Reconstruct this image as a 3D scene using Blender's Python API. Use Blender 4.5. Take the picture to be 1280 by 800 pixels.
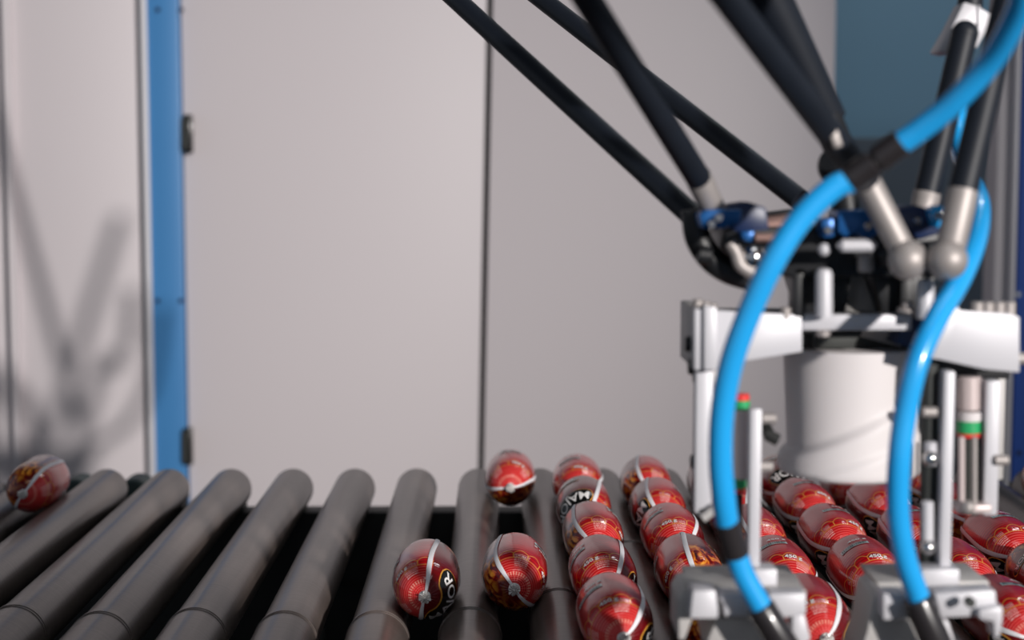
import bpy, bmesh, math, random
from mathutils import Vector, Matrix, noise
random.seed(7)
for o in list(bpy.data.objects): bpy.data.objects.remove(o)
SC = bpy.context.scene
COL = SC.collection
PI = math.pi

# ---------------------------------------------------------------- camera, world, light, exposure
F_PX, CAM_Z, PITCH, YAW = 2000.0, 1.256, math.atan(178/2000), math.atan(20/2000)
cam = bpy.data.objects.new('camera', bpy.data.cameras.new('camera')); COL.objects.link(cam)
cam.location = (0, 0, CAM_Z)
cam.rotation_euler = (PI/2 - PITCH, 0, -YAW)
cam.data.sensor_width = 36; cam.data.lens = 36*F_PX/1280
cam.data.clip_start = 0.05; cam.data.clip_end = 60
cam.data.dof.use_dof = True; cam.data.dof.focus_distance = 1.38
cam.data.dof.aperture_fstop = (cam.data.lens/1000)/0.0130
SC.camera = cam
CAM_M = Matrix.Translation(cam.location) @ cam.rotation_euler.to_matrix().to_4x4()

w = bpy.data.worlds.new('world'); SC.world = w; w.use_nodes = True
w.node_tree.nodes['Background'].inputs[0].default_value = (0.60, 0.66, 0.76, 1)
w.node_tree.nodes['Background'].inputs[1].default_value = 0.36

def lamp(name, kind, loc, target, energy, color, **kw):
    d = bpy.data.lights.new(name, kind); d.energy = energy; d.color = color
    for k, v in kw.items(): setattr(d, k, v)
    o = bpy.data.objects.new(name, d); COL.objects.link(o); o.location = loc
    o.rotation_euler = (Vector(target)-Vector(loc)).to_track_quat('-Z', 'Y').to_euler()
    return o
# low daylight coming in from the right behind the camera
lamp('daylight_beam', 'SPOT', (4.66, -6.8, 3.22), (-1.10, 2.6, 0.98), 4250, (1.0, 0.95, 0.91),
     spot_size=math.radians(21.5), spot_blend=1.0, shadow_soft_size=0.12)
lamp('overhead_fill', 'AREA', (0.4, 0.2, 3.4), (0.1, 1.6, 0.9), 7, (0.92, 0.96, 1.0), shape='RECTANGLE', size=1.6, size_y=0.5)  # weak fill light added from above, stands for no visible fixture

lamp('recess_fill', 'AREA', (1.25, 3.0, 3.3), (1.15, 3.5, 1.9), 11, (0.9, 0.97, 1.0), shape='RECTANGLE', size=.9, size_y=.2)  # fill added to brighten the top of the teal wall, no lamp seen there

SC.view_settings.view_transform = 'Standard'; SC.view_settings.look = 'None'
SC.view_settings.gamma = 1; SC.view_settings.exposure = 0.0

# ---------------------------------------------------------------- helpers
def P(px, py, D):
    """world point seen at pixel (px,py) of the 1280x800 frame, at depth Y = D metres"""
    d = CAM_M.to_3x3() @ Vector(((px-640)/F_PX, -(py-400)/F_PX, -1))
    return cam.location + d*(D/d.y)
def link(name, me, parent=None):
    o = bpy.data.objects.new(name, me); COL.objects.link(o)
    if parent: o.parent = parent
    return o
def tag(o, label=None, cat=None, group=None, kind=None):
    if label: o['label'] = label
    if cat: o['category'] = cat
    if group: o['group'] = group
    if kind: o['kind'] = kind
    return o
def empty(name, loc, label=None, cat=None, group=None):
    o = bpy.data.objects.new(name, None); COL.objects.link(o); o.location = loc
    o.empty_display_size = 0.05
    return tag(o, label, cat, group)
def mesh(bm, name, mat, smooth=True, angle=40):
    me = bpy.data.meshes.new(name)
    bmesh.ops.recalc_face_normals(bm, faces=bm.faces)
    if smooth:
        for f in bm.faces: f.smooth = True
        for e in bm.edges:
            if len(e.link_faces) == 2 and e.calc_face_angle(0) > math.radians(angle): e.smooth = False
    bm.to_mesh(me); bm.free()
    me.materials.append(mat)
    return me
def obj(name, bm, mat, parent=None, smooth=True, angle=28):
    """link bm (world coordinates) as one object; origin follows the parent"""
    me = mesh(bm, name, mat, smooth, angle)
    if parent:
        me.transform(Matrix.Translation(parent_origin(parent)).inverted())
    o = link(name, me, parent)
    if not parent:
        c = sum((v.co for v in me.vertices), Vector())/len(me.vertices)
        me.transform(Matrix.Translation(-c)); o.location = c
    return o
def parent_origin(p):
    v = Vector(p.location); q = p.parent
    while q: v += Vector(q.location); q = q.parent
    return v
def box(bm, a, b, bevel=0.0, rot=None):
    a = Vector(a); b = Vector(b); c = (a+b)/2; s = b-a
    r = bmesh.ops.create_cube(bm, size=1)
    bmesh.ops.scale(bm, vec=[max(abs(x), 1e-5) for x in s], verts=r['verts'])
    if bevel > 0:
        es = {e for v in r['verts'] for e in v.link_edges}
        rr = bmesh.ops.bevel(bm, geom=list(es), offset=bevel, segments=2, affect='EDGES', profile=0.5)
        vs = list({v for f in rr['faces'] for v in f.verts} | {v for v in r['verts'] if v.is_valid})
    else: vs = r['verts']
    if rot: bmesh.ops.rotate(bm, cent=(0,0,0), matrix=rot, verts=vs)
    bmesh.ops.translate(bm, vec=c, verts=vs)
    return bm
def boxp(bm, x0, y0, x1, y1, D, th, bevel=0.001):
    """block whose front face covers pixels x0..x1, y0..y1 at depth D, th metres thick"""
    a = P(x0, y1, D); b = P(x1, y0, D)
    return box(bm, (a.x, D, a.z), (b.x, D+th, b.z), bevel)
def prism(bm, pts, D, th, bevel=0.0):
    """pts: pixel outline at depth D, extruded th metres away"""
    vs = [bm.verts.new(P(x, y, D)) for x, y in pts]
    f = bm.faces.new(vs)
    r = bmesh.ops.extrude_face_region(bm, geom=[f])
    nv = [v for v in r['geom'] if isinstance(v, bmesh.types.BMVert)]
    bmesh.ops.translate(bm, vec=(0, th, 0), verts=nv)
    if bevel:
        es = {e for v in vs+nv for e in v.link_edges}
        bmesh.ops.bevel(bm, geom=list(es), offset=bevel, segments=2, affect='EDGES', profile=0.5)
    return bm
def tube(bm, pts, rad, seg=20, caps=True):
    pts = [Vector(p) for p in pts]; n = len(pts)
    if not hasattr(rad, '__len__'): rad = [rad]*n
    t0 = (pts[1]-pts[0]).normalized()
    up = t0.orthogonal().normalized(); rings = []
    for i, p in enumerate(pts):
        t = (pts[min(i+1, n-1)]-pts[max(i-1, 0)]).normalized()
        up = (up - t*up.dot(t)).normalized(); s = t.cross(up)
        rings.append([bm.verts.new(p + (up*math.cos(2*PI*k/seg)+s*math.sin(2*PI*k/seg))*rad[i]) for k in range(seg)])
    for a, b in zip(rings, rings[1:]):
        for k in range(seg): bm.faces.new((a[k], a[(k+1)%seg], b[(k+1)%seg], b[k]))
    if caps: bm.faces.new(rings[0]); bm.faces.new(rings[-1])
    return bm
def rod(bm, a, b, r, seg=20, cham=0.0):
    a = Vector(a); b = Vector(b); d = (b-a).normalized()
    if cham: return tube(bm, [a, a+d*cham, b-d*cham, b], [r-cham, r, r, r-cham], seg)
    return tube(bm, [a, b], r, seg)
def ball(bm, c, r, seg=24, sc=(1,1,1)):
    R = bmesh.ops.create_uvsphere(bm, u_segments=seg, v_segments=seg//2, radius=r)
    bmesh.ops.scale(bm, vec=sc, verts=R['verts'])
    bmesh.ops.translate(bm, vec=c, verts=R['verts']); return bm
def spline(pts, sub=8):
    P4 = [pts[0]] + list(pts) + [pts[-1]]; out = []
    for i in range(1, len(P4)-2):
        p0, p1, p2, p3 = [Vector(v) for v in P4[i-1:i+3]]
        for k in range(sub):
            t = k/sub
            out.append(0.5*((2*p1)+(p2-p0)*t+(2*p0-5*p1+4*p2-p3)*t*t+(3*p1-p0-3*p2+p3)*t**3))
    out.append(Vector(pts[-1])); return out
B = bmesh.new

def srgb(r, g, b):
    f = lambda c: c/12.92 if c <= 0.04045 else ((c+0.055)/1.055)**2.4
    return (f(r/255), f(g/255), f(b/255), 1)
def mat(name, col, rough=0.5, metal=0.0, coat=0.0, var=0.06, scale=30, bump=0.0, stretch=None, spec=0.5, bscale=None):
    m = bpy.data.materials.new(name); m.use_nodes = True
    nt = m.node_tree; b = nt.nodes['Principled BSDF']
    tc = nt.nodes.new('ShaderNodeTexCoord'); mp = nt.nodes.new('ShaderNodeMapping')
    nt.links.new(tc.outputs['Object'], mp.inputs[0])
    if stretch: mp.inputs['Scale'].default_value = stretch
    nz = nt.nodes.new('ShaderNodeTexNoise'); nz.inputs['Scale'].default_value = scale; nz.inputs['Detail'].default_value = 5
    nt.links.new(mp.outputs[0], nz.inputs['Vector'])
    mx = nt.nodes.new('ShaderNodeMix'); mx.data_type = 'RGBA'
    mx.inputs['A'].default_value = [c*(1-var) for c in col[:3]]+[1]
    mx.inputs['B'].default_value = [min(1, c*(1+var)) for c in col[:3]]+[1]
    nt.links.new(nz.outputs['Fac'], mx.inputs['Factor']); nt.links.new(mx.outputs['Result'], b.inputs['Base Color'])
    b.inputs['Roughness'].default_value = rough; b.inputs['Metallic'].default_value = metal
    b.inputs['Coat Weight'].default_value = coat; b.inputs['Coat Roughness'].default_value = 0.08
    b.inputs['Specular IOR Level'].default_value = spec
    if bump:
        bp = nt.nodes.new('ShaderNodeBump'); bp.inputs['Strength'].default_value = bump; bp.inputs['Distance'].default_value = 0.001
        n2 = nz
        if bscale:
            n2 = nt.nodes.new('ShaderNodeTexNoise'); n2.inputs['Scale'].default_value = bscale; nt.links.new(mp.outputs[0], n2.inputs['Vector'])
        nt.links.new(n2.outputs['Fac'], bp.inputs['Height']); nt.links.new(bp.outputs[0], b.inputs['Normal'])
    return m
M_wall = mat('painted_panel', srgb(206, 199, 202), 0.5, var=0.015, scale=2)
M_wall2 = mat('painted_wall_grey', srgb(196, 192, 196), 0.6, var=0.02, scale=2)
M_teal = mat('teal_wall', srgb(158, 200, 222), 0.7, var=0.05, scale=2)
M_blue = mat('blue_post_paint', srgb(66, 128, 184), 0.4, var=0.04, scale=6)
M_navy = mat('navy_panel_paint', srgb(44, 84, 170), 0.5, var=0.06, scale=5)
M_cab = mat('cabinet_paint', srgb(112, 122, 130), 0.6, var=0.08, scale=3)
M_hall = mat('dark_hall_paint', srgb(52, 54, 58), 0.8, var=0.1, scale=3)
M_floor = mat('concrete_floor', srgb(92, 90, 90), 0.7, var=0.2, scale=3, bump=0.3)
M_black = mat('black_plastic', srgb(26, 27, 30), 0.45, var=0.2)
M_carbon = mat('carbon_rod', srgb(24, 29, 38), 0.5, var=0.25, scale=60, spec=0.35)
M_dark = mat('dark_frame_metal', srgb(30, 31, 30), 0.6, var=0.2, scale=10)
M_darkg = mat('dark_steel', srgb(58, 60, 58), 0.55, metal=0.3, var=0.2, scale=10)
M_green = mat('green_grey_metal', srgb(62, 76, 76), 0.6, var=0.1)
M_white = mat('white_aluminium', srgb(203, 202, 207), 0.45, metal=0.1, var=0.02, scale=20)
M_pot = mat('white_plastic', srgb(222, 216, 216), 0.55, var=0.015, scale=10)
M_silver = mat('satin_steel', srgb(170, 163, 160), 0.5, metal=0.4, var=0.06)
M_chrome = mat('bright_steel', srgb(225, 222, 220), 0.14, metal=1.0, var=0.04)
M_beige = mat('anodised_cylinder', srgb(205, 190, 188), 0.4, metal=0.2, var=0.05)
M_clampb = mat('blue_anodised_clamp', srgb(30, 92, 156), 0.33, metal=0.3, var=0.15, scale=40)
M_navyp = mat('navy_plastic', srgb(22, 40, 78), 0.4, var=0.2, scale=40)
M_hose = mat('blue_air_hose', srgb(38, 168, 240), 0.25, var=0.06, scale=14, coat=0.4)
M_rubber = mat('black_rubber', srgb(44, 41, 43), 0.3, var=0.2, coat=0.3)
M_grip = mat('grey_cast_aluminium', srgb(184, 181, 179), 0.55, metal=0.1, var=0.1)
M_redb = mat('red_band', srgb(225, 60, 55), 0.4); M_greenb = mat('green_band', srgb(40, 165, 100), 0.4)
M_copper = mat('copper_rod', srgb(150, 120, 112), 0.35, metal=0.6)
M_strap = mat('white_film_strap', srgb(236, 234, 238), 0.5, var=0.06, scale=120, spec=.3)
M_clip = mat('aluminium_clip', srgb(225, 222, 220), 0.4, metal=0.5, var=0.1, bump=0.6, scale=400)
M_gold = mat('gold_print', srgb(214, 150, 60), 0.35, var=0.15, scale=200)
M_logo = mat('black_print', srgb(16, 16, 15), 0.25, var=0.2, coat=0.3)
M_wprint = mat('white_print', srgb(235, 232, 230), 0.35, var=0.02)
M_bprint = mat('barcode_print', srgb(188, 205, 205), 0.3, var=0.05)
M_tprint = mat('barcode_bars', srgb(30, 62, 66), 0.3, var=0.05)

# roller rubber: grey brown, fine rings round the roller and long scuffs along it
def roller_mat():
    m = bpy.data.materials.new('worn_roller_rubber'); m.use_nodes = True
    nt = m.node_tree; b = nt.nodes['Principled BSDF']; N = nt.nodes.new; L = nt.links.new
    tc = N('ShaderNodeTexCoord'); oi = N('ShaderNodeObjectInfo')
    va = N('ShaderNodeVectorMath'); va.operation = 'ADD'
    cx = N('ShaderNodeCombineXYZ'); L(oi.outputs['Random'], cx.inputs[1])
    L(tc.outputs['Object'], va.inputs[0]); L(cx.outputs[0], va.inputs[1])
    def nz(sc, scale, det=4):
        mp = N('ShaderNodeMapping'); mp.inputs['Scale'].default_value = sc; L(va.outputs[0], mp.inputs[0])
        n = N('ShaderNodeTexNoise'); n.inputs['Scale'].default_value = scale; n.inputs['Detail'].default_value = det
        L(mp.outputs[0], n.inputs['Vector']); return n
    rings = nz((1, 40, 1), 6); scuff = nz((60, 2.0, 60), 2); blot = nz((1, .4, 1), 26)
    r1 = N('ShaderNodeMix'); r1.data_type = 'RGBA'
    r1.inputs['A'].default_value = srgb(66, 58, 54); r1.inputs['B'].default_value = srgb(118, 106, 101)
    L(blot.outputs['Fac'], r1.inputs['Factor'])
    ad = N('ShaderNodeMath'); ad.operation = 'MULTIPLY_ADD'; L(rings.outputs['Fac'], ad.inputs[0]); ad.inputs[1].default_value = .5
    L(scuff.outputs['Fac'], ad.inputs[2])
    mr = N('ShaderNodeMapRange'); mr.inputs['From Min'].default_value = .45; mr.inputs['From Max'].default_value = 1.05
    mr.inputs['To Min'].default_value = .62; mr.inputs['To Max'].default_value = 1.3; L(ad.outputs[0], mr.inputs['Value'])
    mu = N('ShaderNodeMix'); mu.data_type = 'RGBA'; mu.blend_type = 'MULTIPLY'; mu.inputs['Factor'].default_value = 1
    cc = N('ShaderNodeCombineColor')
    for i in range(3): L(mr.outputs[0], cc.inputs[i])
    L(r1.outputs['Result'], mu.inputs['A']); L(cc.outputs[0], mu.inputs['B']); L(mu.outputs['Result'], b.inputs['Base Color'])
    b.inputs['Roughness'].default_value = .31
    bp = N('ShaderNodeBump'); bp.inputs['Strength'].default_value = .12; bp.inputs['Distance'].default_value = .001
    L(rings.outputs['Fac'], bp.inputs['Height']); L(bp.outputs[0], b.inputs['Normal'])
    return m
M_roll = roller_mat()

# printed sausage film: object coordinates, length along Y, angle from +Z
SL, SR = 0.061, 0.0282
PK = SL/.069             # print positions were laid out for a 138 mm sausage
def film_mat():
    m = bpy.data.materials.new('printed_sausage_film'); m.use_nodes = True
    nt = m.node_tree; b = nt.nodes['Principled BSDF']; N = nt.nodes.new; L = nt.links.new
    tc = N('ShaderNodeTexCoord'); sp = N('ShaderNodeSeparateXYZ'); L(tc.outputs['Object'], sp.inputs[0])
    X, Y, Z = sp.outputs
    ys = N('ShaderNodeMath'); ys.operation = 'DIVIDE'; L(Y, ys.inputs[0]); ys.inputs[1].default_value = PK; Y = ys.outputs[0]
    def mth(op, a, c=None, d=None, clamp=False):
        n = N('ShaderNodeMath'); n.operation = op; n.use_clamp = clamp
        for i, v in enumerate((a, c, d)):
            if v is None: continue
            if isinstance(v, (int, float)): n.inputs[i].default_value = v
            else: L(v, n.inputs[i])
        return n.outputs[0]
    def band(v, lo, hi, soft):    # 1 inside lo..hi
        a = mth('DIVIDE', mth('SUBTRACT', v, lo), soft, clamp=True); c = mth('DIVIDE', mth('SUBTRACT', hi, v), soft, clamp=True)
        return mth('MULTIPLY', a, c)
    def mix(f, a, c):
        n = N('ShaderNodeMix'); n.data_type = 'RGBA'
        for k, v in (('Factor', f), ('A', a), ('B', c)):
            if isinstance(v, (tuple, float, int)): n.inputs[k].default_value = v
            else: L(v, n.inputs[k])
        return n.outputs['Result']
    ay = mth('ABSOLUTE', Y)
    th = mth('ARCTAN2', X, Z)                         # -pi..pi, label side where X > 0
    r = mth('SQRT', mth('ADD', mth('MULTIPLY', X, X), mth('MULTIPLY', Z, Z)))
    side = mth('DIVIDE', mth('ADD', X, 0.0012), 0.0016, clamp=True)        # 1 on label side
    red = mix(side, srgb(112, 4, 12), srgb(212, 7, 22))
    nz = N('ShaderNodeTexNoise'); nz.inputs['Scale'].default_value = 70; nz.inputs['Detail'].default_value = 3; L(tc.outputs['Object'], nz.inputs['Vector'])
    red = mix(mth('MULTIPLY', nz.outputs['Fac'], .35), red, srgb(70, 5, 9))
    # faint rings round the whole body
    rg = mth('GREATER_THAN', mth('SINE', mth('MULTIPLY', Y, 1350)), .86)
    col = mix(mth('MULTIPLY', rg, mth('ADD', mth('MULTIPLY', side, .4), .35)), red, srgb(52, 4, 9))
    # medallion of fine rings on both domes, label side
    dome = band(r, .004, .0235, .001); dome = mth('MULTIPLY', dome, mth('GREATER_THAN', ay, .036))
    fine = mth('MULTIPLY', mth('SINE', mth('MULTIPLY', r, 3900)), .5)
    fine = mth('GREATER_THAN', fine, .16)
    col = mix(mth('MULTIPLY', mth('MULTIPLY', dome, side), .8), col, srgb(206, 16, 26))
    col = mix(mth('MULTIPLY', mth('MULTIPLY', mth('MULTIPLY', dome, side), fine), .40), col, srgb(245, 130, 120))
    # radial ornament strokes
    sp1 = mth('GREATER_THAN', mth('SINE', mth('MULTIPLY', th, 34)), .1)
    orn = mth('MULTIPLY', mth('MULTIPLY', sp1, band(r, .0105, .0138, .0006)), mth('MULTIPLY', side, mth('GREATER_THAN', ay, .04)))
    col = mix(mth('MULTIPLY', orn, .7), col, srgb(240, 170, 150))
    # lines of small print (dashes only) low on the label side
    n2 = N('ShaderNodeTexNoise'); n2.inputs['Scale'].default_value = 1; n2.inputs['Detail'].default_value = 2
    cv = N('ShaderNodeCombineXYZ'); L(mth('MULTIPLY', th, 26), cv.inputs[0]); L(mth('FLOOR', mth('MULTIPLY', Y, 500)), cv.inputs[1]); L(cv.outputs[0], n2.inputs['Vector'])
    row = mth('GREATER_THAN', mth('FRACT', mth('MULTIPLY', Y, 500)), .5)
    dash = mth('MULTIPLY', mth('MULTIPLY', row, mth('GREATER_THAN', n2.outputs['Fac'], .47)), mth('ADD', band(th, .35, .85, .02), band(th, 2.0, 2.6, .02)))
    dash = mth('MULTIPLY', dash, band(ay, .044, .060, .001))
    col = mix(mth('MULTIPLY', dash, .8), col, srgb(245, 205, 200))
    # gold scallop with spokes
    sc = mth('ABSOLUTE', mth('SINE', mth('MULTIPLY', th, 6)))
    edge = mth('ADD', .0435, mth('MULTIPLY', sc, -.0052))
    d = mth('SUBTRACT', ay, edge)
    gold = band(d, -.0008, .0008, .0003)
    spoke = mth('MULTIPLY', band(sc, -.1, .14, .04), band(ay, .0435, .0505, .0005))
    ring2 = band(ay, .0498, .0510, .0003)
    gl = mth('MULTIPLY', mth('MAXIMUM', gold, mth('MAXIMUM', spoke, ring2)), side)
    col = mix(mth('MULTIPLY', gl, .85), col, srgb(232, 160, 70))
    # flames on the dark side of one end
    fl = N('ShaderNodeTexNoise'); fl.inputs['Scale'].default_value = 1; fl.inputs['Detail'].default_value = 4; fl.inputs['Distortion'].default_value = 1.4
    fv = N('ShaderNodeCombineXYZ'); L(mth('MULTIPLY', X, 90), fv.inputs[0]); L(mth('MULTIPLY', Y, 45), fv.inputs[1]); L(mth('MULTIPLY', Z, 90), fv.inputs[2]); L(fv.outputs[0], fl.inputs['Vector'])
    fm = band(Y, .018, .068, .012); fm = mth('MULTIPLY', fm, mth('SUBTRACT', 1, side))
    fk = mth('MULTIPLY', fm, band(mth('ADD', fl.outputs['Fac'], 0), .45, .80, .03))
    fc = mix(mth('MULTIPLY', mth('SUBTRACT', fl.outputs['Fac'], .47), 6, clamp=True), srgb(170, 44, 8), srgb(255, 172, 60))
    col = mix(fk, col, fc)
    # dark patches between flames
    col = mix(mth('MULTIPLY', fm, band(fl.outputs['Fac'], 0, .40, .04)), col, srgb(28, 8, 8))
    L(col, b.inputs['Base Color'])
    b.inputs['Roughness'].default_value = .38; b.inputs['Coat Weight'].default_value = .85; b.inputs['Coat Roughness'].default_value = .035; b.inputs['Specular IOR Level'].default_value = .25
    b.inputs['Coat IOR'].default_value = 1.42
    # film pleats gathered towards the clips + light wrinkles
    pl = mth('MULTIPLY', mth('SINE', mth('MULTIPLY', th, 22)), mth('DIVIDE', mth('SUBTRACT', .015, r), .015, clamp=True))
    hz = mth('ADD', mth('ADD', mth('MULTIPLY', pl, .7), mth('MULTIPLY', nz.outputs['Fac'], .6)), mth('MULTIPLY', mth('SINE', mth('MULTIPLY', Y, 1350)), .07))
    bp = N('ShaderNodeBump'); bp.inputs['Strength'].default_value = .35; bp.inputs['Distance'].default_value = .0012
    L(hz, bp.inputs['Height']); L(bp.outputs[0], b.inputs['Normal']); L(bp.outputs[0], b.inputs['Coat Normal'])
    return m
M_film = film_mat()

# ---------------------------------------------------------------- the setting
def wallpx(name, x0, x1, D, mat_, z0=0.0, z1=2.15, th=0.04, parent=None, tilt=0):
    a = P(x0, 400, D).x; b = P(x1, 400, D).x
    bm = B(); box(bm, (a, D, z0), (b, D+th, z1), 0.002)
    if tilt:
        for v in bm.verts: v.co.x += tilt*(v.co.z-1.1)
    o = obj(name, bm, mat_, parent)
    if not parent: o['kind'] = 'structure'
    return o
bm = B(); box(bm, (-6, -4, -.05), (6, 8, 0)); tag(obj('floor', bm, M_floor), kind='structure')
WD = 2.9
bm = B(); box(bm, (-3.6, 4.0, 0), (3.6, 4.05, 3.6)); tag(obj('wall_back', bm, M_hall), kind='structure')
bm = B(); box(bm, (-3.6, -3.2, 3.6), (3.6, 4.05, 3.65)); tag(obj('ceiling', bm, M_hall), kind='structure')
bm = B(); box(bm, (.55, 3.5, 0), (2.2, 3.55, 2.3)); tag(obj('wall_recess', bm, M_teal), kind='structure')
# left panel group
wallpx('wall_left_edge', -260, 14, WD+.02, M_wall)
wallpx('trim_1', 12, 21, WD-.012, M_wall, th=.05)
wallpx('wall_left', 23, 180, WD+.005, M_wall)
wallpx('trim_2', 182, 190, WD-.020, M_white, th=.05)
t3 = wallpx('trim_3', 191, 230, WD-.012, M_blue, th=.06)
for (y, n) in ((12, 0), (376, 1)):
    for px in (197, 226):
        bm = B(); q = P(px, y, WD-.014); rod(bm, q, q+Vector((0, .004, 0)), .0045, 12)
        obj('bolt', bm, M_navyp, t3)
cb = P(1100, 172, 3.2)
bm = B(); box(bm, (.62, 3.2, 0), (1.6, 3.45, cb.z), .005); tag(obj('machine_cabinet', bm, M_cab), 'dark grey cabinet in the recess behind the robot, below the teal wall', 'cabinet')
d1 = wallpx('door_1', 233, 604, WD, M_wall, z1=2.12)
d2 = wallpx('door_2', 611, 1038, WD, M_wall, z1=2.12)
for v in d1.data.vertices:                       # the meeting edges lean a little: the left leaf hangs out of plumb
    if v.co.x > 0: v.co.x += .021*(v.co.z+d1.location.z-1.2)/1.0
for v in d2.data.vertices:
    if v.co.x < 0: v.co.x += .021*(v.co.z+d2.location.z-1.2)/1.0
for y0, y1 in ((143, 191), (535, 582)):
    bm = B(); boxp(bm, 230, y0, 239, y1, WD-.022, .02, .002)
    h = obj('hinge', bm, M_logo, d1)
    bm = B(); q = P(231, (y0+y1)/2-20, WD-.02); q2 = P(231, (y0+y1)/2+20, WD-.02); rod(bm, q, q2, .005, 12, .001); obj('hinge_pin', bm, M_darkg, h)
bm = B(); box(bm, (P(598, 400, WD).x-.03, WD+.045, 0), (P(610, 400, WD).x+.03, WD+.06, 2.1)); tag(obj('trim_4', bm, M_dark), kind='structure')
wallpx('trim_5', 1241, 1262, 2.55, M_wall2, th=.06, z1=2.4)
wallpx('trim_6', 1262, 1268, 2.53, M_white, th=.06, z1=2.4)
t7 = wallpx('wall_right', 1270, 1500, 2.55, M_navy, th=.06, z1=2.4)
for px, py in ((1273, 368), (1274, 566), (1272, 120)):
    bm = B(); q = P(px, py, 2.548); rod(bm, q, q+Vector((0, .004, 0)), .004, 12); obj('bolt', bm, M_chrome, t7)

# ---------------------------------------------------------------- conveyor
AX = .8787; RR = .0247; PITCHX = .0752; X_L0 = .0160           # lane 0 valley; rollers sit half a pitch either side
RX = [X_L0 - PITCHX/2 + PITCHX*k for k in range(-8, 12)]
fr = empty('roller_conveyor', (.1, 1.95, AX), 'black steel frame carrying the grey rollers, its rear rail showing in the gaps', 'conveyor')
bm = B(); box(bm, (-.95, 1.95, .55), (1.25, 1.99, .844), .002); obj('rear_rail', bm, M_dark, fr)
bm = B(); box(bm, (-.95, .84, .55), (1.25, .865, .90), .002); obj('front_rail', bm, M_dark, fr)
bm = B(); box(bm, (-.95, .87, .60), (1.25, 1.96, .61)); obj('drip_tray', bm, M_dark, fr)
for x in (-.9, 1.2):
    for y in (.85, 1.975):
        bm = B(); box(bm, (x-.03, y-.01, 0), (x+.03, y+.01+.02, .56), .002); obj('leg', bm, M_dark, fr)
for x in RX:
    bm = B(); box(bm, (x-.010, 1.951, .80), (x+.010, 1.985, AX-.004), .002)
    obj('bearing_bracket', bm, M_dark, fr)
step = {0: 1.30, 1: 1.31, 2: 1.29, 3: 1.30, 4: 1.29, 5: 1.29, 6: 1.30, 7: 1.36, 8: 1.54}
ORD = ['leftmost', 'second from left', 'third from left', 'fourth from left']
def roller(i, x):
    t = empty('conveyor_roller', (x, 1.4, AX))
    s = step.get(i, 1.33+.11*math.sin(i*2.3))
    b0 = B(); n = 40
    tube(b0, [(x, s-.02, AX), (x, 1.925, AX), (x, 1.928, AX), (x, 1.930, AX)], [RR, RR, RR-.001, RR-.004], n)
    obj('tube', b0, M_roll, t)
    b1 = B()
    tube(b1, [(x, .885, AX), (x, .892, AX), (x, s-.03, AX), (x, s-.001, AX), (x, s, AX)], [RR-.003, RR+.0012, RR+.0014, RR+.0012, RR-.0005], n)
    for k in (.012, .017): tube(b1, [(x, s-k-.001, AX), (x, s-k, AX), (x, s-k+.001, AX)], [RR+.0005, RR+.0019, RR+.0005], n, caps=False)
    obj('sleeve', b1, M_roll, t)
    b2 = B(); rod(b2, (x, .855, AX), (x, 1.975, AX), .006, 12); obj('axle', b2, M_darkg, t)
    return t
rol_labels = {
 -1: 'grey roller cut by the left frame edge, under the lone dark sausage',
 0: 'bare grey roller whose far end stands just right of the lone leftmost sausage',
 1: 'bare grey roller whose far end stands in front of the foot of the blue post',
 2: 'bare grey roller, first one to the right of the blue post',
 3: 'bare grey roller, second one to the right of the blue post',
 4: 'bare grey roller, third one to the right of the blue post',
 5: 'grey roller on the left side of the dark sausage with the black logo',
 6: 'grey roller between the two lone sausages in front, under the gap of the doors',
 7: 'grey roller between the lone sausages and the left column of five sausages',
 8: 'grey roller between the left and second columns of five sausages',
 9: 'grey roller just right of the second column, behind the left leg of the gripper',
}
base = {i: None for i in range(-3, 18)}
for k, x in enumerate(RX):
    i = k-1 - 1                                   # RX[8] is lane -1/0 roller = photo roller 6
    i = k-2
    t = roller(i, x)
    lab = rol_labels.get(i)
    if lab: tag(t, lab, 'roller', 'rubber rollers of the conveyor')
    elif i < 0: tag(t, 'grey roller outside the left frame edge', 'roller', 'rubber rollers of the conveyor')
    else:
        names = {10: 'grey roller showing under the hanging gripper, right of the column below its left leg',
                 11: 'grey roller under the white pot, left of the right inner column of sausages',
                 12: 'grey roller under the blue hose end, right of the column below the pot',
                 13: 'grey roller left of the pink-ended sausage beside the right gripper leg',
                 14: 'grey roller to the right of the pink-ended sausage near the right frame edge',
                 15: 'grey roller in the right corner, left of the blurred sausage at the frame edge',
                 16: 'grey roller right of the blurred sausage at the right frame edge', 17: 'outermost right grey roller beyond the frame edge'}
        tag(t, names.get(i, 'grey roller at the far right'), 'roller', 'rubber rollers of the conveyor')
# return rollers under the deck
for j, (x, lab) in enumerate(((RX[4]+.038, 'dark lower roller seen in the gap left of the third bare roller'),
             (RX[5]+.038, 'dark lower return roller in the gap between the bare rollers right of the blue post'),
             (RX[6]+.038, 'dark lower roller glimpsed in the gap left of the dark sausage'),)):
    if j != 1: continue
    t = empty('return_roller', (x, 1.4, .755), lab, 'roller', 'lower return rollers')
    b0 = B(); rod(b0, (x, .90, .755), (x, 1.72, .755), .022, 28, .002); obj('tube', b0, M_darkg, t)
    b0 = B(); rod(b0, (x, .87, .755), (x, 1.96, .755), .006, 12); obj('axle', b0, M_dark, t)
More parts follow.
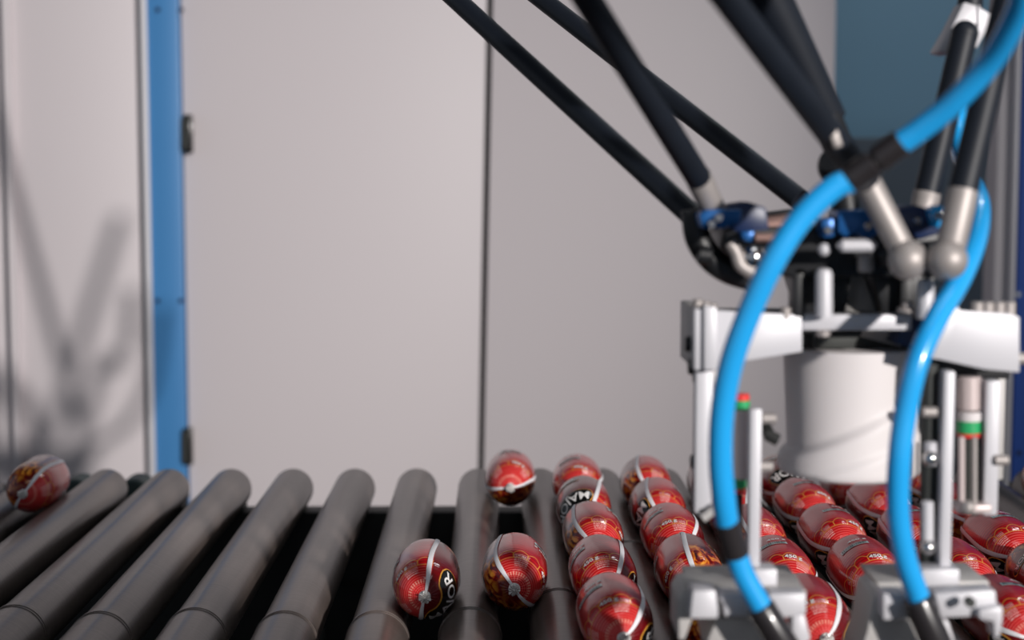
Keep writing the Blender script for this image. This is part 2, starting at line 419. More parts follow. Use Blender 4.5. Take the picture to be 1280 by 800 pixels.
# two drums of the machine behind, left
for px, lab in ((92, 'green-grey drum end behind the rollers, next to the lone leftmost sausage'), (166, 'green-grey drum end behind the rollers, left of the blue post')):
    c = P(px, 621, 2.05)
    t = empty('guide_drum', c, lab, 'drum', 'drums behind the rollers at the left')
    b0 = B(); rod(b0, c, c+Vector((0, .05, 0)), .0225, 28, .003); obj('drum', b0, M_green, t)
    b0 = B(); box(b0, (c.x-.01, c.y+.02, .0), (c.x+.01, c.y+.04, c.z), .001); obj('stand', b0, M_dark, t)

# unseen panel added behind the viewer; it shades the left of the conveyor
bm = B(); box(bm, (.53, -.5, 0), (.88, -.46, 2.4), .004); tag(obj('shade_panel', bm, M_darkg), 'tall grey shade panel, added outside the frame, behind the viewer', 'panel')
# ---------------------------------------------------------------- sausages
def prof(y):
    u = min(1, abs(y)/SL)
    return SR*max(0.0, 1-u**3.3)**.5
def surf(th, y, off=0):
    r = prof(y); e = .0005
    dr = (prof(min(y+e, SL))-prof(max(y-e, -SL)))/(2*e) if abs(y) < SL-.001 else 0
    n = Vector((math.sin(th), -dr, math.cos(th))).normalized()
    return Vector((r*math.sin(th), y, r*math.cos(th))) + n*off
def casing():
    bm = B(); n = 56; m = 44; rings = []
    for j in range(1, m):
        y = -SL*math.cos(PI*j/m)
        rr = prof(y)
        rings.append([bm.verts.new((rr*math.sin(2*PI*k/n), y, rr*math.cos(2*PI*k/n))) for k in range(n)])
    for a, b_ in zip(rings, rings[1:]):
        for k in range(n): bm.faces.new((a[k], a[(k+1)%n], b_[(k+1)%n], b_[k]))
    for ring, y in ((rings[0], -SL), (rings[-1], SL)):
        c = bm.verts.new((0, y, 0))
        for k in range(n): bm.faces.new((ring[k], ring[(k+1)%n], c))
    return mesh(bm, 'casing', M_film)
def strap_mesh():
    bm = B(); th0 = .02
    for base_ in (0, PI):
        rows = []
        for j in range(61):
            y = -SL*.996*math.cos(PI*j/60)
            r = max(prof(y), .004)
            wv = .0020/ r * min(1, .35+r/.02*.65)
            bow = .10*math.sin(y/SL*1.9)*min(1, r/.02)
            rows.append([bm.verts.new(surf(base_+bow+s*wv, y, .0006+(.0004 if s == 0 else 0))) for s in (-1, 0, 1)])
        for a, b_ in zip(rows, rows[1:]):
            for k in range(2): bm.faces.new((a[k], a[k+1], b_[k+1], b_[k]))
    return mesh(bm, 'strap', M_strap)
def clip_mesh(sgn):
    bm = B(); n = 22; rings = []
    rnd = random.Random(3)
    lob = [1+.28*rnd.uniform(-1, 1) for _ in range(n)]
    for (yy, r) in ((-.002, .0035), (.0005, .0050), (.002, .0044), (.0035, .0024), (.006, .0027), (.0085, .0047), (.0095, .0038), (.009, .001)):
        rings.append([bm.verts.new((r*(lob[k] if yy > .004 else 1)*math.sin(2*PI*k/n), sgn*(SL+yy*.45+(.0012*(k % 2) if yy > .007 else 0)), r*(lob[k] if yy > .004 else 1)*math.cos(2*PI*k/n))) for k in range(n)])
    for a, b_ in zip(rings, rings[1:]):
        for k in range(n): bm.faces.new((a[k], a[(k+1)%n], b_[(k+1)%n], b_[k]))
    bm.faces.new(rings[0]); bm.faces.new(rings[-1])
    return mesh(bm, 'clip', M_clip, angle=25)
def wrap(me, th0, y0, su, sv, off, name, m_):
    """bend a flat mesh (x along the girth, y along the length) on the sausage skin"""
    r0 = prof(y0*PK)
    for v in me.vertices:
        v.co = surf(th0+su*v.co.x/r0, (y0+sv*v.co.y)*PK, off+v.co.z)
    me.materials.clear(); me.materials.append(m_); me.name = name
    return me
def text_mesh(s, size, bold=.0):
    c = bpy.data.curves.new('t', 'FONT'); c.body = s; c.size = size; c.align_x = 'CENTER'; c.align_y = 'CENTER'; c.resolution_u = 3; c.offset = bold
    c.fill_mode = 'FRONT'
    o = bpy.data.objects.new('t', c); COL.objects.link(o)
    dg = bpy.context.evaluated_depsgraph_get(); me = bpy.data.meshes.new_from_object(o.evaluated_get(dg))
    bpy.data.objects.remove(o)
    bm = B(); bm.from_mesh(me); bmesh.ops.triangulate(bm, faces=bm.faces)
    bmesh.ops.subdivide_edges(bm, edges=[e for e in bm.edges if e.calc_length() > size*.3], cuts=1)
    bm.to_mesh(me); bm.free(); return me
def grid_mesh(w_, h_, nx, ny, rc=0.0):
    bm = B(); vs = [[None]*(ny+1) for _ in range(nx+1)]
    for i in range(nx+1):
        for j in range(ny+1):
            x = (i/nx-.5)*w_; y = (j/ny-.5)*h_
            ex = max(0, abs(x)-(w_/2-rc)); 
            if rc and ex > 0: y *= (h_/2-rc+math.sqrt(max(0, rc*rc-ex*ex)))/(h_/2)
            vs[i][j] = bm.verts.new((x, y, 0))
    for i in range(nx):
        for j in range(ny): bm.faces.new((vs[i][j], vs[i+1][j], vs[i+1][j+1], vs[i][j+1]))
    me = bpy.data.meshes.new('g'); bm.to_mesh(me); bm.free(); return me
def bars_mesh(w_, h_, n):
    bm = B(); rnd = random.Random(5); x = -w_/2
    while x < w_/2:
        bw = w_/n*rnd.choice((.5, .5, 1, 1.4)); 
        a = [bm.verts.new((x+dx, y, 0)) for dx, y in ((0, -h_/2), (bw, -h_/2), (bw, h_/2), (0, h_/2))]; bm.faces.new(a)
        x += bw + w_/n*rnd.choice((.5, .8, 1.1))
    me = bpy.data.meshes.new('b'); bm.to_mesh(me); bm.free(); return me
R90 = PI/2
parts = [('casing', casing(), None), ('strap', strap_mesh(), 'white film strap running lengthwise'),
         ('clip', clip_mesh(-1), None), ('clip', clip_mesh(1), None)]
LT = -R90+.10
gold = wrap(grid_mesh(.054, .0225, 30, 8, .009), LT, -.053, -1, -1, .0003, 'logo_border', M_gold)
pan = wrap(grid_mesh(.0518, .0205, 30, 8, .008), LT, -.053, -1, -1, .0005, 'logo_panel', M_logo)
word = wrap(text_mesh('MAJOR', .0150, .00015), LT, -.0530, -1, -1, .0009, 'logo_lettering', M_wprint)
gold2 = wrap(grid_mesh(.040, .013, 20, 6, .006), LT, .002, -1, -1, .0003, 'logo_border', M_gold)
pan2 = wrap(grid_mesh(.038, .0115, 20, 6, .0055), LT, .002, -1, -1, .0005, 'logo_panel', M_logo)
word2 = wrap(text_mesh('MAJOR', .0092, .0001), LT, .002, -1, -1, .0009, 'logo_lettering', M_wprint)
wt = wrap(text_mesh('450 g', .0072, .0002), R90+.1, .006, 1, 1, .0007, 'weight_print', M_wprint)
wt2 = wrap(text_mesh('450 g', .0066, .0002), R90+.35, -.046, 1, 1, .0007, 'weight_print', M_wprint)
wt3 = wrap(text_mesh('450 g', .0066, .0002), R90-.45, .046, -1, -1, .0007, 'weight_print', M_wprint)
bar = wrap(grid_mesh(.026, .0085, 14, 2), R90-.1, -.008, 1, 1, .0005, 'barcode_label', M_bprint)
bars = wrap(bars_mesh(.023, .006, 26), R90-.1, -.008, 1, 1, .0008, 'barcode_bars', M_tprint)
def sausage_parts(t):
    for n, me, lab in parts: tag(link(n, me, t), lab)
    for g_, p_, w_ in ((gold, pan, word), (gold2, pan2, word2)):
        lg = link('logo', p_, t); lg['label'] = 'black logo patch with gold edge'
        link('logo_border', g_, lg); link('logo_lettering', w_, lg)
    for w_ in (wt, wt2, wt3): link('weight_print', w_, t)
    bl = link('barcode', bar, t); link('barcode_bars', bars, bl)
LANE = lambda k: X_L0 + PITCHX*k
HZ = AX + math.sqrt((RR+SR+.0012)**2-(PITCHX/2)**2)
# lane, depth, direction of the label side (clock degrees), other end first?, yaw, dx(mm), label
SAUS = [
 (-1, 1.349, 285, 0, 3, 0, 'dark red sausage with black logo facing out, alone at the left of the front pair'),
 (0, 1.373, 58, 1, -3, 0, 'red sausage with silver clip and orange flames, right one of the lone front pair'),
 (0, 1.812, 355, 1, -1, 0, 'lone red sausage at the far roller ends with strap lying level across its end'),
 (-7, 1.781, 130, 1, 2, 8, 'dark shaded red sausage alone at the left frame edge'),
 (1, 1.781, 345, 0, -4, -2, 'farthest plain bright red sausage at the top of the left column of five'),
 (1, 1.648, 125, 0, -4, -5, 'second farthest sausage of the left column, black logo turned to the left'),
 (1, 1.513, 50, 1, 3, 2, 'middle sausage of the left column of five'),
 (1, 1.366, 305, 0, 5, 0, 'second nearest sausage of the left column, gold scallops facing up'),
 (1, 1.228, 318, 0, 7, 0, 'nearest sausage of the left column with barcode and curved white strap on top'),
 (2, 1.770, 70, 1, -6, -3, 'farthest sausage of the second column with upright white strap'),
 (2, 1.638, 66, 0, -5, -3, 'second farthest sausage of the second column from the left'),
 (2, 1.505, 320, 0, 4, -2, 'middle sausage of the second column with 450 g in white'),
 (2, 1.370, 262, 1, 3, -2, 'second nearest sausage of the second column with flames at its right'),
 (2, 1.232, 70, 1, 3, 0, 'nearest sausage of the second column with flames, beneath the left gripper jaw'),
 (3, 1.770, 40, 0, 3, 0, 'farthest sausage behind the left blue hose, nearly hidden by the gripper legs'),
 (3, 1.635, 300, 0, 0, 0, 'hidden red sausage between the two left gripper legs'),
 (3, 1.498, 60, 1, -4, 3, 'red sausage with orange print peeping out right of the inner left leg'),
 (3, 1.362, 350, 0, -5, 5, 'red sausage with fine pink rings directly right of the inner left leg'),
 (3, 1.224, 310, 0, -5, 3, 'nearest sausage right of the left gripper jaw, with scallops, strap and flames'),
 (4, 1.772, 180, 0, 0, 3, 'farthest sausage with silver clip just below the left edge of the white pot'),
 (4, 1.636, 5, 0, -12, 0, 'red sausage just below the white pot with 450 g at its left'),
 (4, 1.500, 10, 0, -12, 0, 'middle one of the three full sausages below the white pot'),
 (4, 1.363, 340, 0, -9, 2, 'nearest of the three full sausages below the pot, gold scallops on its end'),
 (5, 1.770, 320, 0, -6, 0, 'dark red sausage hidden behind the foot of the white pot'),
 (5, 1.632, 20, 0, -10, 0, 'red sausage with gold print touching the left side of the right blue hose'),
 (5, 1.494, 20, 0, -6, 0, 'red sausage with orange strokes behind and right of the right blue hose'),
 (5, 1.358, 55, 0, -8, 4, 'sausage with white strap and scallops just right of the inner right gripper leg'),
 (5, 1.220, 20, 0, -12, 3, 'nearest sausage in the bottom right corner with white strap fan'),
 (6, 1.745, 20, 0, -8, 0, 'red and gold sausage peeping out right of the white pot'),
 (6, 1.608, 30, 1, -6, -3, 'red sausage showing below the clear cylinder of the right gripper leg'),
 (6, 1.471, 10, 0, -14, 0, 'sausage with large pink ringed end right of the right gripper leg'),
 (6, 1.335, 130, 0, -8, -6, 'dark sausage cut by the right frame edge, in front of the pink ringed one'),
 (8, 1.760, 90, 0, 0, 0, 'blurred dark red sausage at the right frame edge beside the navy wall'),
]
for lane, D, bd, flip, yaw, dx, lab in SAUS:
    t = empty('sausage', (LANE(lane)+dx*.0002, D*.989, HZ), lab, 'sausage', 'red wrapped sausages on the rollers')
    roll = math.radians(bd+90 if flip else bd-90)
    Mx = Matrix.Rotation(math.radians(yaw*.35 if lane < 3 else abs(yaw)*.12), 3, 'Z') @ Matrix.Rotation(roll, 3, 'Y') @ Matrix.Rotation(PI if flip else 0, 3, 'Z')
    t.rotation_euler = Mx.to_euler()
    sausage_parts(t)

# ---------------------------------------------------------------- delta robot wrist
rb = empty('delta_robot', P(1040, 290, 1.03), 'black delta robot wrist with slanting carbon rods and blue clamps above the gripper', 'robot')
def forearm(a, b, r=.008, sleeve=None, ball_at=None, rb_=.012, bl=None, cap=True):
    """rod from a to b; sleeve = end point of steel sleeve; ball_at = ball centre"""
    bm = B(); rod(bm, a, b, r, 24); f = obj('forearm_rod', bm, M_carbon, rb)
    if sleeve is not None:
        d = (Vector(sleeve)-Vector(b)).normalized()
        bm = B(); tube(bm, [Vector(b)-d*.004, Vector(b)+d*.001, Vector(sleeve)-d*.003, sleeve], [r*1.02, r*1.06, r*.98, r*.9], 24); s = obj('rod_sleeve', bm, M_silver, f); s['label'] = 'bare steel end sleeve'
    if ball_at is not None:
        bm = B(); ball(bm, ball_at, rb_, 28); s = obj('ball_socket', bm, M_silver, f); s['label'] = 'round steel ball socket'
    return f
def ext(p, q, k):   # prolong p away from q
    p = Vector(p); q = Vector(q); return p + (p-q)*k
A1a, A1b = P(562, -8, 1.32), P(868, 272, 1.08)
A2a, A2b = P(668, -8, 1.38), P(1000, 250, 1.15)
forearm(ext(A1a, A1b, 1.6), A1b, .0080)
forearm(ext(A2a, A2b, 1.6), A2b, .0080)
B1a, B1b = P(730, -8, .88), P(875, 226, 1.00)
B2a, B2b = P(905, -8, .84), P(1085, 230, .96)
forearm(ext(B1a, B1b, 1.6), B1b, .0080, sleeve=P(893, 264, 1.01))
forearm(ext(B2a, B2b, 1.6), B2b, .0080, sleeve=P(1128, 312, .955), ball_at=P(1135, 325, .95))
C1a, C1b = P(1206, 42, 1.05), P(1158, 246, 1.04)
C2a, C2b = P(1262, -8, .97), P(1202, 246, .95)
forearm(C1a, C1b, .0085, sleeve=P(1153, 268, 1.035))
forearm(ext(C2a, C2b, 1.8), C2b, .0088, sleeve=P(1188, 312, .945), ball_at=P(1184, 325, .94))
# telescopic centre shaft with universal joint
sa, sb = P(955, -10, 1.0), P(1036, 150, 1.03)
bm = B(); tube(bm, [ext(sa, sb, 2.2), sa, sb], [.0165, .0152, .0115], 28); sh = obj('telescopic_shaft', bm, M_carbon, rb)
bm = B(); rod(bm, P(1030, 140, 1.025), P(1050, 188, 1.03), .0100, 24, .002); obj('shaft_collar', bm, M_black, sh)
bm = B(); prism(bm, [(1030, 150), (1044, 152), (1054, 182), (1044, 186)], .915, .006, .001); s = obj('bright_plate', bm, M_silver, sh)
bm = B(); ball(bm, P(1046, 208, 1.03), .0125, 20); rod(bm, P(1036, 200, 1.02), P(1060, 216, 1.04), .008, 16, .001); rod(bm, P(1050, 208, 1.03), P(1062, 290, 1.03), .009, 16)
obj('universal_joint', bm, M_black, sh)
# white spacer clamping the right pair of rods near the top
bm = B()
prism(bm, [(1189, 34), (1205, 2), (1222, 7), (1241, 18), (1236, 34), (1222, 60), (1204, 64), (1184, 68), (1172, 64)], 1.064, .022, .0015)
boxp(bm, 1222, 6, 1225, 34, 1.0625, .004, .0005)
obj('rod_spacer', bm, M_white, rb)['label'] = 'white spacer block across the right rods'
bm = B(); ball(bm, P(1206, 42, 1.05), .0088, 20); obj('rod_cap', bm, M_carbon, rb)
bm = B(); rod(bm, P(1212, 12, 1.10), P(1226, -150, 1.10), .0085, 20); obj('forearm_rod', bm, M_carbon, rb)
# platform
bm = B()
prism(bm, [(905, 288), (945, 283), (1180, 284), (1200, 296), (1196, 330), (1160, 346), (990, 348), (930, 330), (905, 312)], 1.00, .07, .003)
prism(bm, [(945, 270), (1010, 262), (1010, 292), (945, 296)], 1.04, .05, .003)
obj('platform', bm, M_black, rb)
bm = B()
c0 = P(1072, 345, 1.03)
for (x0, y0, x1, y1, D) in ((992, 335, 1008, 398, 1.0), (1125, 335, 1142, 398, 1.02)):
    boxp(bm, x0, y0, x1, y1, D, .02, .001)
prism(bm, [(986, 340), (1066, 344), (1056, 395), (1004, 395)], 1.03, .03, .002)
prism(bm, [(1090, 344), (1172, 340), (1160, 395), (1104, 395)], 1.03, .03, .002)
obj('wrist_bracket', bm, M_black, rb)
bm = B(); tube(bm, [P(1080, 340, 1.07), P(1080, 400, 1.07), P(1078, 440, 1.05)], [.014, .022, .026], 24); obj('wrist_flange', bm, M_grip, rb)
def clamp(pts, D, th, m_, bolts=(), name='rod_clamp', lab='blue anodised clamp'):
    bm = B(); prism(bm, pts, D, th, .0015); o = obj(name, bm, m_, rb); o['label'] = lab
    for x, y in bolts:
        bm = B(); q = P(x, y, D-.002); rod(bm, q, q+Vector((0, .004, 0)), .0026, 14, .0006); obj('bolt', bm, M_chrome, o)
clamp([(874, 268), (884, 262), (928, 262), (926, 278), (904, 286), (878, 286)], .985, .03, M_clampb, ((899, 272), (890, 280)))
clamp([(910, 256), (936, 252), (958, 260), (962, 288), (930, 294), (912, 286)], 1.0, .03, M_navyp, lab='navy clamp')
clamp([(926, 290), (944, 288), (940, 303), (930, 301)], .985, .02, M_clampb)
clamp([(1048, 264), (1086, 262), (1098, 272), (1098, 292), (1086, 300), (1074, 292), (1056, 296), (1048, 290)], .975, .03, M_clampb, ((1086, 282),))
clamp([(1026, 274), (1044, 272), (1044, 296), (1030, 298)], .98, .02, M_clampb, ((1036, 288),))
clamp([(1124, 262), (1142, 256), (1168, 262), (1182, 270), (1180, 290), (1150, 300), (1126, 286)], .99, .035, M_navyp, ((1148, 276),), lab='navy clamp')
clamp([(1164, 262), (1176, 256), (1184, 262), (1182, 280), (1170, 286)], .975, .02, M_hose, ((1174, 270),), lab='light blue clamp')
clamp([(1098, 252), (1112, 258), (1116, 272), (1104, 276)], 1.0, .02, M_clampb)
# left clevis: black arc, pale inner arc, socket
arc = [P(x, y, 1.02) for x, y in ((868, 262), (872, 296), (888, 322), (910, 338), (938, 347))]
bm = B(); tube(bm, spline(arc, 6), .0085, 16); cv = obj('clevis', bm, M_black, rb)
bm = B(); tube(bm, spline([P(x, y, 1.0) for x, y in ((912, 303), (920, 316), (926, 332), (944, 343))], 6), .0042, 14); obj('clevis_edge', bm, M_silver, cv)
bm = B(); rod(bm, P(872, 318, 1.01), P(890, 320, 1.01), .006, 16, .001); obj('clevis_nut', bm, M_black, cv)
bm = B(); ball(bm, P(940, 322, 1.005), .0095, 24); obj('ball_socket', bm, M_chrome, cv)
bm = B(); rod(bm, P(944, 318, 1.01), P(985, 316, 1.02), .0095, 20, .002); obj('axle_housing', bm, M_darkg, rb)
bm = B(); rod(bm, P(952, 283, 1.01), P(1010, 276, 1.01), .006, 16, .001); rod(bm, P(944, 297, .99), P(982, 297, .99), .003, 12); obj('cross_rod', bm, M_copper, rb)
bm = B(); rod(bm, P(1046, 307, .966), P(1096, 307, .966), .0040, 16, .003); obj('bright_pin', bm, M_white, rb)
bm = B(); q = P(1030, 312, .975); ball(bm, q, .0040, 16); obj('bolt', bm, M_white, rb)
bm = B(); rod(bm, P(1082, 318, .99), P(1082, 340, .99), .005, 14, .001); obj('bright_pin', bm, M_silver, rb)
bm = B(); prism(bm, [(1100, 318), (1150, 300), (1156, 330), (1110, 336)], .975, .03, .002); obj('socket_mount', bm, M_black, rb)
bm = B(); prism(bm, [(1150, 305), (1205, 300), (1200, 335), (1160, 350)], .975, .03, .002); obj('socket_mount', bm, M_black, rb)

# ---------------------------------------------------------------- gripper
gp = empty('gripper', P(1066, 400, 1.0), 'white metal gripper frame with two legged jaws hanging below the robot', 'gripper')
def gpart(name, bm, m_, lab=None):
    o = obj(name, bm, m_, gp)
    if lab: o['label'] = lab
    return o
bm = B(); prism(bm, [(868, 386), (1003, 394), (1003, 440), (930, 452), (896, 463), (868, 463)], 1.0, .006, .001); lp = gpart('side_plate', bm, M_white)
bm = B(); prism(bm, [(868, 386), (880, 386), (880, 463), (868, 463)], .992, .012, .001); prism(bm, [(880, 382), (896, 384), (897, 463), (880, 463)], .988, .012, .001); gpart('end_plate', bm, M_white)
bm = B(); box(bm, P(866, 462, 1.0), P(880, 386, 1.0)+Vector((0, .07, 0)), .001); gpart('end_block', bm, M_grip, 'grey end block')
for x, y in ((872, 381), (882, 384), (890, 386), (982, 391)):
    bm = B(); q = P(x, y, 1.003); rod(bm, q-Vector((0, 0, .004)), q+Vector((0, 0, .0035)), .0035, 14, .0006); gpart('bolt', bm, M_silver)
for x, y, l in ((862, 430, 12), (868, 458, 16), (868, 577, 10)):
    bm = B(); a = P(x-l*.5, y, 1.014); rod(bm, a, a+Vector((.009, 0, 0)), .0035+l*.00012, 16, .001); gpart('knob', bm, M_black)
bm = B(); boxp(bm, 1003, 393, 1140, 413, 1.0, .012, .001); gpart('cross_bar', bm, M_white)
bm = B(); boxp(bm, 893, 386, 1180, 402, 1.07, .01, .001); gpart('rear_cross_bar', bm, M_grip)
bm = B(); prism(bm, [(1160, 386), (1200, 384), (1200, 388), (1262, 392), (1275, 396), (1275, 466), (1230, 462), (1176, 450), (1150, 446)], .985, .008, .001); gpart('side_plate', bm, M_white)
bm = B(); prism(bm, [(1130, 400), (1160, 392), (1160, 440), (1120, 430)], 1.01, .03, .001); gpart('inner_bracket', bm, M_navyp)
bm = B(); boxp(bm, 1170, 448, 1262, 474, 1.02, .04, .001); gpart('mount_block', bm, M_black, 'dark block under the right plate')
for x in (1221, 1234, 1248, 1261):
    bm = B(); q = P(x, 385, .992); rod(bm, q-Vector((0, 0, .006)), q+Vector((0, 0, .004)), .0042, 14, .0008); gpart('bolt', bm, M_silver)
bm = B(); q = P(1278, 448, .99); rod(bm, q-Vector((.006, 0, 0)), q+Vector((.004, 0, 0)), .004, 14, .0006); gpart('bolt', bm, M_silver)
bm = B(); rod(bm, P(1134, 388, .995), P(1134, 376, .995), .004, 14, .001); rod(bm, P(1133, 391, .995), P(1134, 385, .995), .0065, 14, .001); gpart('bolt', bm, M_silver)
# posts
for x0, x1, yt, yb, D in ((1019, 1041, 335, 396, .99), (1146, 1168, 348, 398, .985)):
    bm = B(); xc = (x0+x1)/2; rr = (x1-x0)/2/F_PX*D
    a, b_ = P(xc, yb, D), P(xc, yt, D); tube(bm, [a, b_-Vector((0, 0, .004)), b_-Vector((0, 0, .001)), b_], [rr, rr, rr*.8, rr*.4], 20)
    gpart('post', bm, M_white)
bm = B(); rod(bm, P(1029, 413, .998), P(1029, 421, .998), .0045, 14, .001); gpart('bolt', bm, M_silver)
bm = B(); boxp(bm, 1005, 418, 1150, 440, 1.04, .03, .002); prism(bm, [(1020, 418), (1080, 414), (1064, 436), (1016, 436)], 1.03, .01, .001); gpart('pot_flange', bm, M_darkg)
# white pot: lathed body whose two steps climb to the right
bm = B(); D = 1.055; cx = P(1060, 500, D).x; R0 = (1151-969)/2/F_PX*(D-.01)
zt, zb = P(1060, 443, D-.046).z, P(1060, 598, D-.046).z
n = 72; rows = []
def pot_r(z, th):
    s = math.sin(th)                       # right = +1
    f = math.cos(th)
    z1 = zt-(zt-zb)*(.62-.26*s); z2 = zt-(zt-zb)*(.88-.20*s)
    r = R0*(.91-.05*max(0, min(1, (zt-z)/(zt-z1+1e-6)))*(1-.5*s))
    k = min(1, max(0, (z1+.004-z)/.008)); r += (R0*.965-r)*(k*k*(3-2*k))
    k = min(1, max(0, (z2+.003-z)/.006)); r += R0*.05*(k*k*(3-2*k))
    r -= R0*.06*max(0, (z1-z)*-1/(zt-zb))*0
    return r
zs = [zt-(zt-zb)*k/60 for k in range(61)]
rows.append([bm.verts.new((cx, D, zt))]*n)
for z in [zt+.0005]+zs:
    rows.append([bm.verts.new((cx+(pot_r(z, 2*PI*k/n)-(.003 if z > zt else 0))*math.sin(2*PI*k/n), D-(pot_r(z, 2*PI*k/n)-(.003 if z > zt else 0))*math.cos(2*PI*k/n), z)) for k in range(n)])
for z, q in ((zb-.0025, .0008), (zb-.004, .003)):
    rows.append([bm.verts.new((cx+(pot_r(zb, 2*PI*k/n)-q)*math.sin(2*PI*k/n), D-(pot_r(zb, 2*PI*k/n)-q)*math.cos(2*PI*k/n), z)) for k in range(n)])
for k in range(n): bm.faces.new((rows[0][0], rows[1][k], rows[1][(k+1)%n]))
for a, b_ in zip(rows[1:], rows[2:]):
    for k in range(n): bm.faces.new((a[k], a[(k+1)%n], b_[(k+1)%n], b_[k]))
bm.faces.new(rows[-1]); gpart('pot', bm, M_pot, 'white plastic pot with a curved step')
# legs
def leg(x0, x1, y0, y1, D, m_=M_white, th=None, lab=None, name='leg'):
    bm = B(); boxp(bm, x0, y0, x1, y1, D, th or .012, .0015); return gpart(name, bm, m_, lab)
leg(868, 892, 464, 642, 1.0)
leg(935, 953, 511, 730, .985)
leg(1174, 1195, 464, 740, .985)
leg(1229, 1252, 476, 645, 1.0)
bm = B(); boxp(bm, 1236, 462, 1258, 600, 1.03, .012, .001); gpart('rear_leg', bm, M_grip)
bm = B(); boxp(bm, 868, 462, 897, 480, 1.004, .012, .001); gpart('leg_bracket', bm, M_grip)
def cyl(name, xc, w_, y0, y1, D, m_, lab=None, par=None):
    bm = B(); rod(bm, P(xc, y0, D), P(xc, y1, D), w_/2/F_PX*D, 24, .0006)
    o = obj(name, bm, m_, par or gp)
    if lab: o['label'] = lab
    return o
lc = cyl('air_cylinder', 928, 24, 512, 598, 1.01, M_beige)
cyl('end_band', 927, 20, 492, 501, 1.01, M_redb, 'red band', lc); cyl('end_band', 927, 21, 500, 517, 1.01, M_greenb, 'green band', lc)
cyl('end_band', 922, 22, 598, 610, 1.01, M_greenb, 'green band', lc); cyl('end_band', 922, 20, 609, 616, 1.01, M_redb, 'red band', lc)
cyl('piston', 920, 18, 614, 690, 1.01, M_black, None, lc)
rc = cyl('air_cylinder', 1211, 30, 470, 512, 1.01, M_beige)
cyl('end_cap', 1212, 31, 514, 526, 1.01, M_pot, 'white end cap', rc)
cyl('end_band', 1211, 31, 526, 541, 1.01, M_greenb, 'green band', rc); cyl('end_band', 1211, 30, 540, 546, 1.01, M_redb, 'red band', rc)
cyl('clear_tube', 1211, 30, 546, 642, 1.012, M_darkg, 'grey smoked tube', rc)
cyl('piston', 1202, 8, 546, 636, .994, M_beige, 'pale tie rod', rc); cyl('piston', 1218, 7, 546, 636, .994, M_silver, 'pale tie rod', rc)
bm = B(); boxp(bm, 1196, 632, 1240, 642, .99, .02, .001); o = obj('end_block', bm, M_beige, rc); o['label'] = 'pale end block'
bm = B(); ball(bm, P(1210, 634, .985), .0045, 14); obj('ball_foot', bm, M_silver, rc)
# linkage rod beside right leg
bm = B(); rod(bm, P(1162, 455, 1.0), P(1160, 740, 1.0), .0055, 18); lk = gpart('link_rod', bm, M_darkg, 'dark link rod')
for x, y0, y1, w_ in ((1163, 552, 582, 16), (1159, 626, 690, 16), (1160, 732, 760, 26)):
    bm = B(); rod(bm, P(x, y0, .99), P(x, y1, .99), w_/2/F_PX, 18, .001); obj('link_sleeve', bm, M_white, lk)
for x, y in ((1163, 573), (1160, 684)):
    bm = B(); ball(bm, P(x, y, .984), .0048, 16); obj('link_ball', bm, M_chrome, lk)
for x, y, D in ((962, 523, .995), (958, 583, .995), (1163, 515, .99), (1252, 575, 1.0)):
    bm = B(); q = P(x, y, D); rod(bm, q-Vector((.005, 0, 0)), q+Vector((.004, 0, 0)), .0035, 14, .0006); gpart('bolt', bm, M_silver)
bm = B(); tube(bm, [P(955, 530, 1.02), P(962, 545, 1.0), P(972, 550, 1.0)], .004, 12); gpart('hook', bm, M_dark)
bm = B(); rod(bm, P(896, 634, .995), P(878, 648, .995), .003, 12); boxp(bm, 872, 634, 904, 646, 1.0, .012, .001); gpart('leg_foot', bm, M_grip)
# lower jaws
def jaw(name_lab, body, top, front, extra):
    bm = B()
    for pts, D, th in body: prism(bm, pts, D, th, .001)
    o = gpart('jaw', bm, M_grip, name_lab)
    for pts, D, th, m_ in front:
        bm = B(); prism(bm, pts, D, th, .0015); obj('jaw_plate', bm, m_, o)
    for x, y in extra:
        bm = B(); q = P(x, y, .93); rod(bm, q, q+Vector((0, .006, 0)), .003, 12, .0005); obj('bolt', bm, M_darkg, o)
    return o
jaw('grey and white lower jaw, left', [([(856, 738), (1008, 738), (1008, 768), (866, 772), (856, 800), (848, 800), (848, 752)], .962, .045), ([(862, 728), (1000, 726), (1000, 742), (862, 742)], .99, .045)], None,
    [([(866, 738), (895, 738), (898, 762), (898, 774), (862, 774)], .945, .02, M_white),
     ([(900, 742), (938, 742), (942, 772), (906, 772), (905, 756), (900, 750)], .95, .016, M_white),
     ([(962, 742), (1008, 742), (1008, 768), (975, 774), (962, 770)], .95, .016, M_white),
     ([(990, 770), (1006, 768), (1014, 800), (996, 812), (990, 800)], .95, .014, M_white)], ())
jaw('grey and white lower jaw, right', [([(1092, 744), (1104, 738), (1104, 772), (1140, 776), (1175, 830), (1070, 830), (1084, 790)], .962, .045), ([(1096, 728), (1236, 726), (1240, 745), (1104, 745)], .985, .05)], None,
    [([(1104, 742), (1136, 742), (1140, 774), (1104, 776)], .945, .018, M_white),
     ([(1168, 742), (1245, 738), (1248, 770), (1176, 773)], .945, .018, M_white),
     ([(1224, 762), (1254, 758), (1254, 775), (1250, 798), (1243, 798), (1242, 778), (1224, 774)], .938, .016, M_white),
     ([(1150, 768), (1186, 776), (1200, 820), (1180, 820)], .955, .014, M_white)], ((1214, 754),))
bm = B(); prism(bm, [(896, 772), (940, 772), (975, 800), (975, 830), (890, 830), (884, 800)], .965, .05, .002); gpart('jaw_carrier', bm, M_grip)
bm = B(); boxp(bm, 935, 712, 972, 745, .975, .02, .001); gpart('leg_socket', bm, M_white)
bm = B(); boxp(bm, 1152, 712, 1200, 745, .975, .02, .001); gpart('leg_socket', bm, M_white)

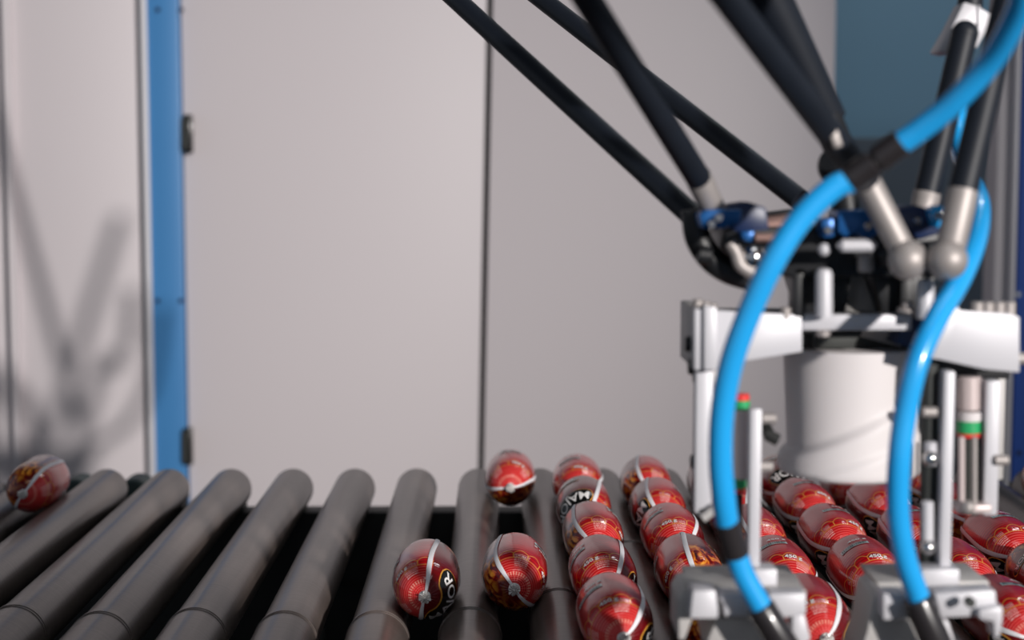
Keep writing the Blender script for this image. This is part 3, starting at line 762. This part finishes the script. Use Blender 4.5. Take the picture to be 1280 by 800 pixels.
# ---------------------------------------------------------------- hoses
def hose(parent, pts, r=.0071, name='hose_length', sub=10):
    bm = B(); tube(bm, spline([P(*p) for p in pts], sub), r, 24); return obj(name, bm, M_hose, parent)
def fitting(parent, a, b_, r=.0078, steps=True):
    a = P(*a); b_ = P(*b_); d = (b_-a); bm = B()
    if steps: tube(bm, [a, a+d*.03, a+d*.45, a+d*.48, a+d*.52, a+d*.55, a+d*.97, b_], [r*.9, r, r, r*.82, r*.82, r*1.08, r*1.08, r*.95], 24)
    else: tube(bm, [a, a+d*.04, a+d*.96, b_], [r*.92, r, r, r*.92], 24)
    o = obj('hose_fitting', bm, M_rubber, parent); o['label'] = 'black hose coupling'; return o
h1 = empty('air_hose', P(1000, 300, .92), 'bright blue air hose running from the top right corner down the left of the gripper', 'hose', 'blue air hoses')
hose(h1, [(1340, -420, .80), (1312, -240, .80), (1292, -90, .80), (1283, -20, .82), (1266, 30, .84), (1236, 80, .86), (1190, 130, .875), (1150, 162, .885), (1124, 180, .89)], .0068)
fitting(h1, (1128, 177, .89), (1062, 226, .90), .0080)
hose(h1, [(1064, 226, .90), (1040, 236, .90), (1000, 275, .90), (965, 330, .90), (935, 395, .905), (914, 455, .91), (903, 515, .915), (901, 575, .92), (905, 625, .925), (909, 655, .93)])
fitting(h1, (908, 650, .93), (921, 694, .935), .0078, False)
hose(h1, [(919, 686, .935), (928, 715, .935), (941, 740, .935), (955, 764, .935)], .0069)
fitting(h1, (950, 758, .935), (995, 830, .935), .0088, False)
h2 = empty('air_hose', P(1140, 500, .93), 'blue air hose crossing the right side of the white pot to the right jaw', 'hose', 'blue air hoses')
hose(h2, [(1222, -60, 1.15), (1206, 40, 1.15), (1199, 130, 1.14), (1200, 185, 1.12), (1214, 225, 1.08), (1224, 255, 1.02), (1221, 295, .98), (1202, 345, .95), (1170, 400, .93), (1146, 455, .92), (1131, 520, .92), (1124, 580, .92), (1123, 640, .925), (1131, 695, .93), (1146, 740, .935), (1153, 758, .935)], .0068)
fitting(h2, (1146, 748, .935), (1182, 830, .935), .0092, False)
bm = B(); q = P(1214, 291, .985); ball(bm, q-Vector((0, .006, 0)), .0035, 12); o = obj('hose_pin', bm, M_chrome, h2)
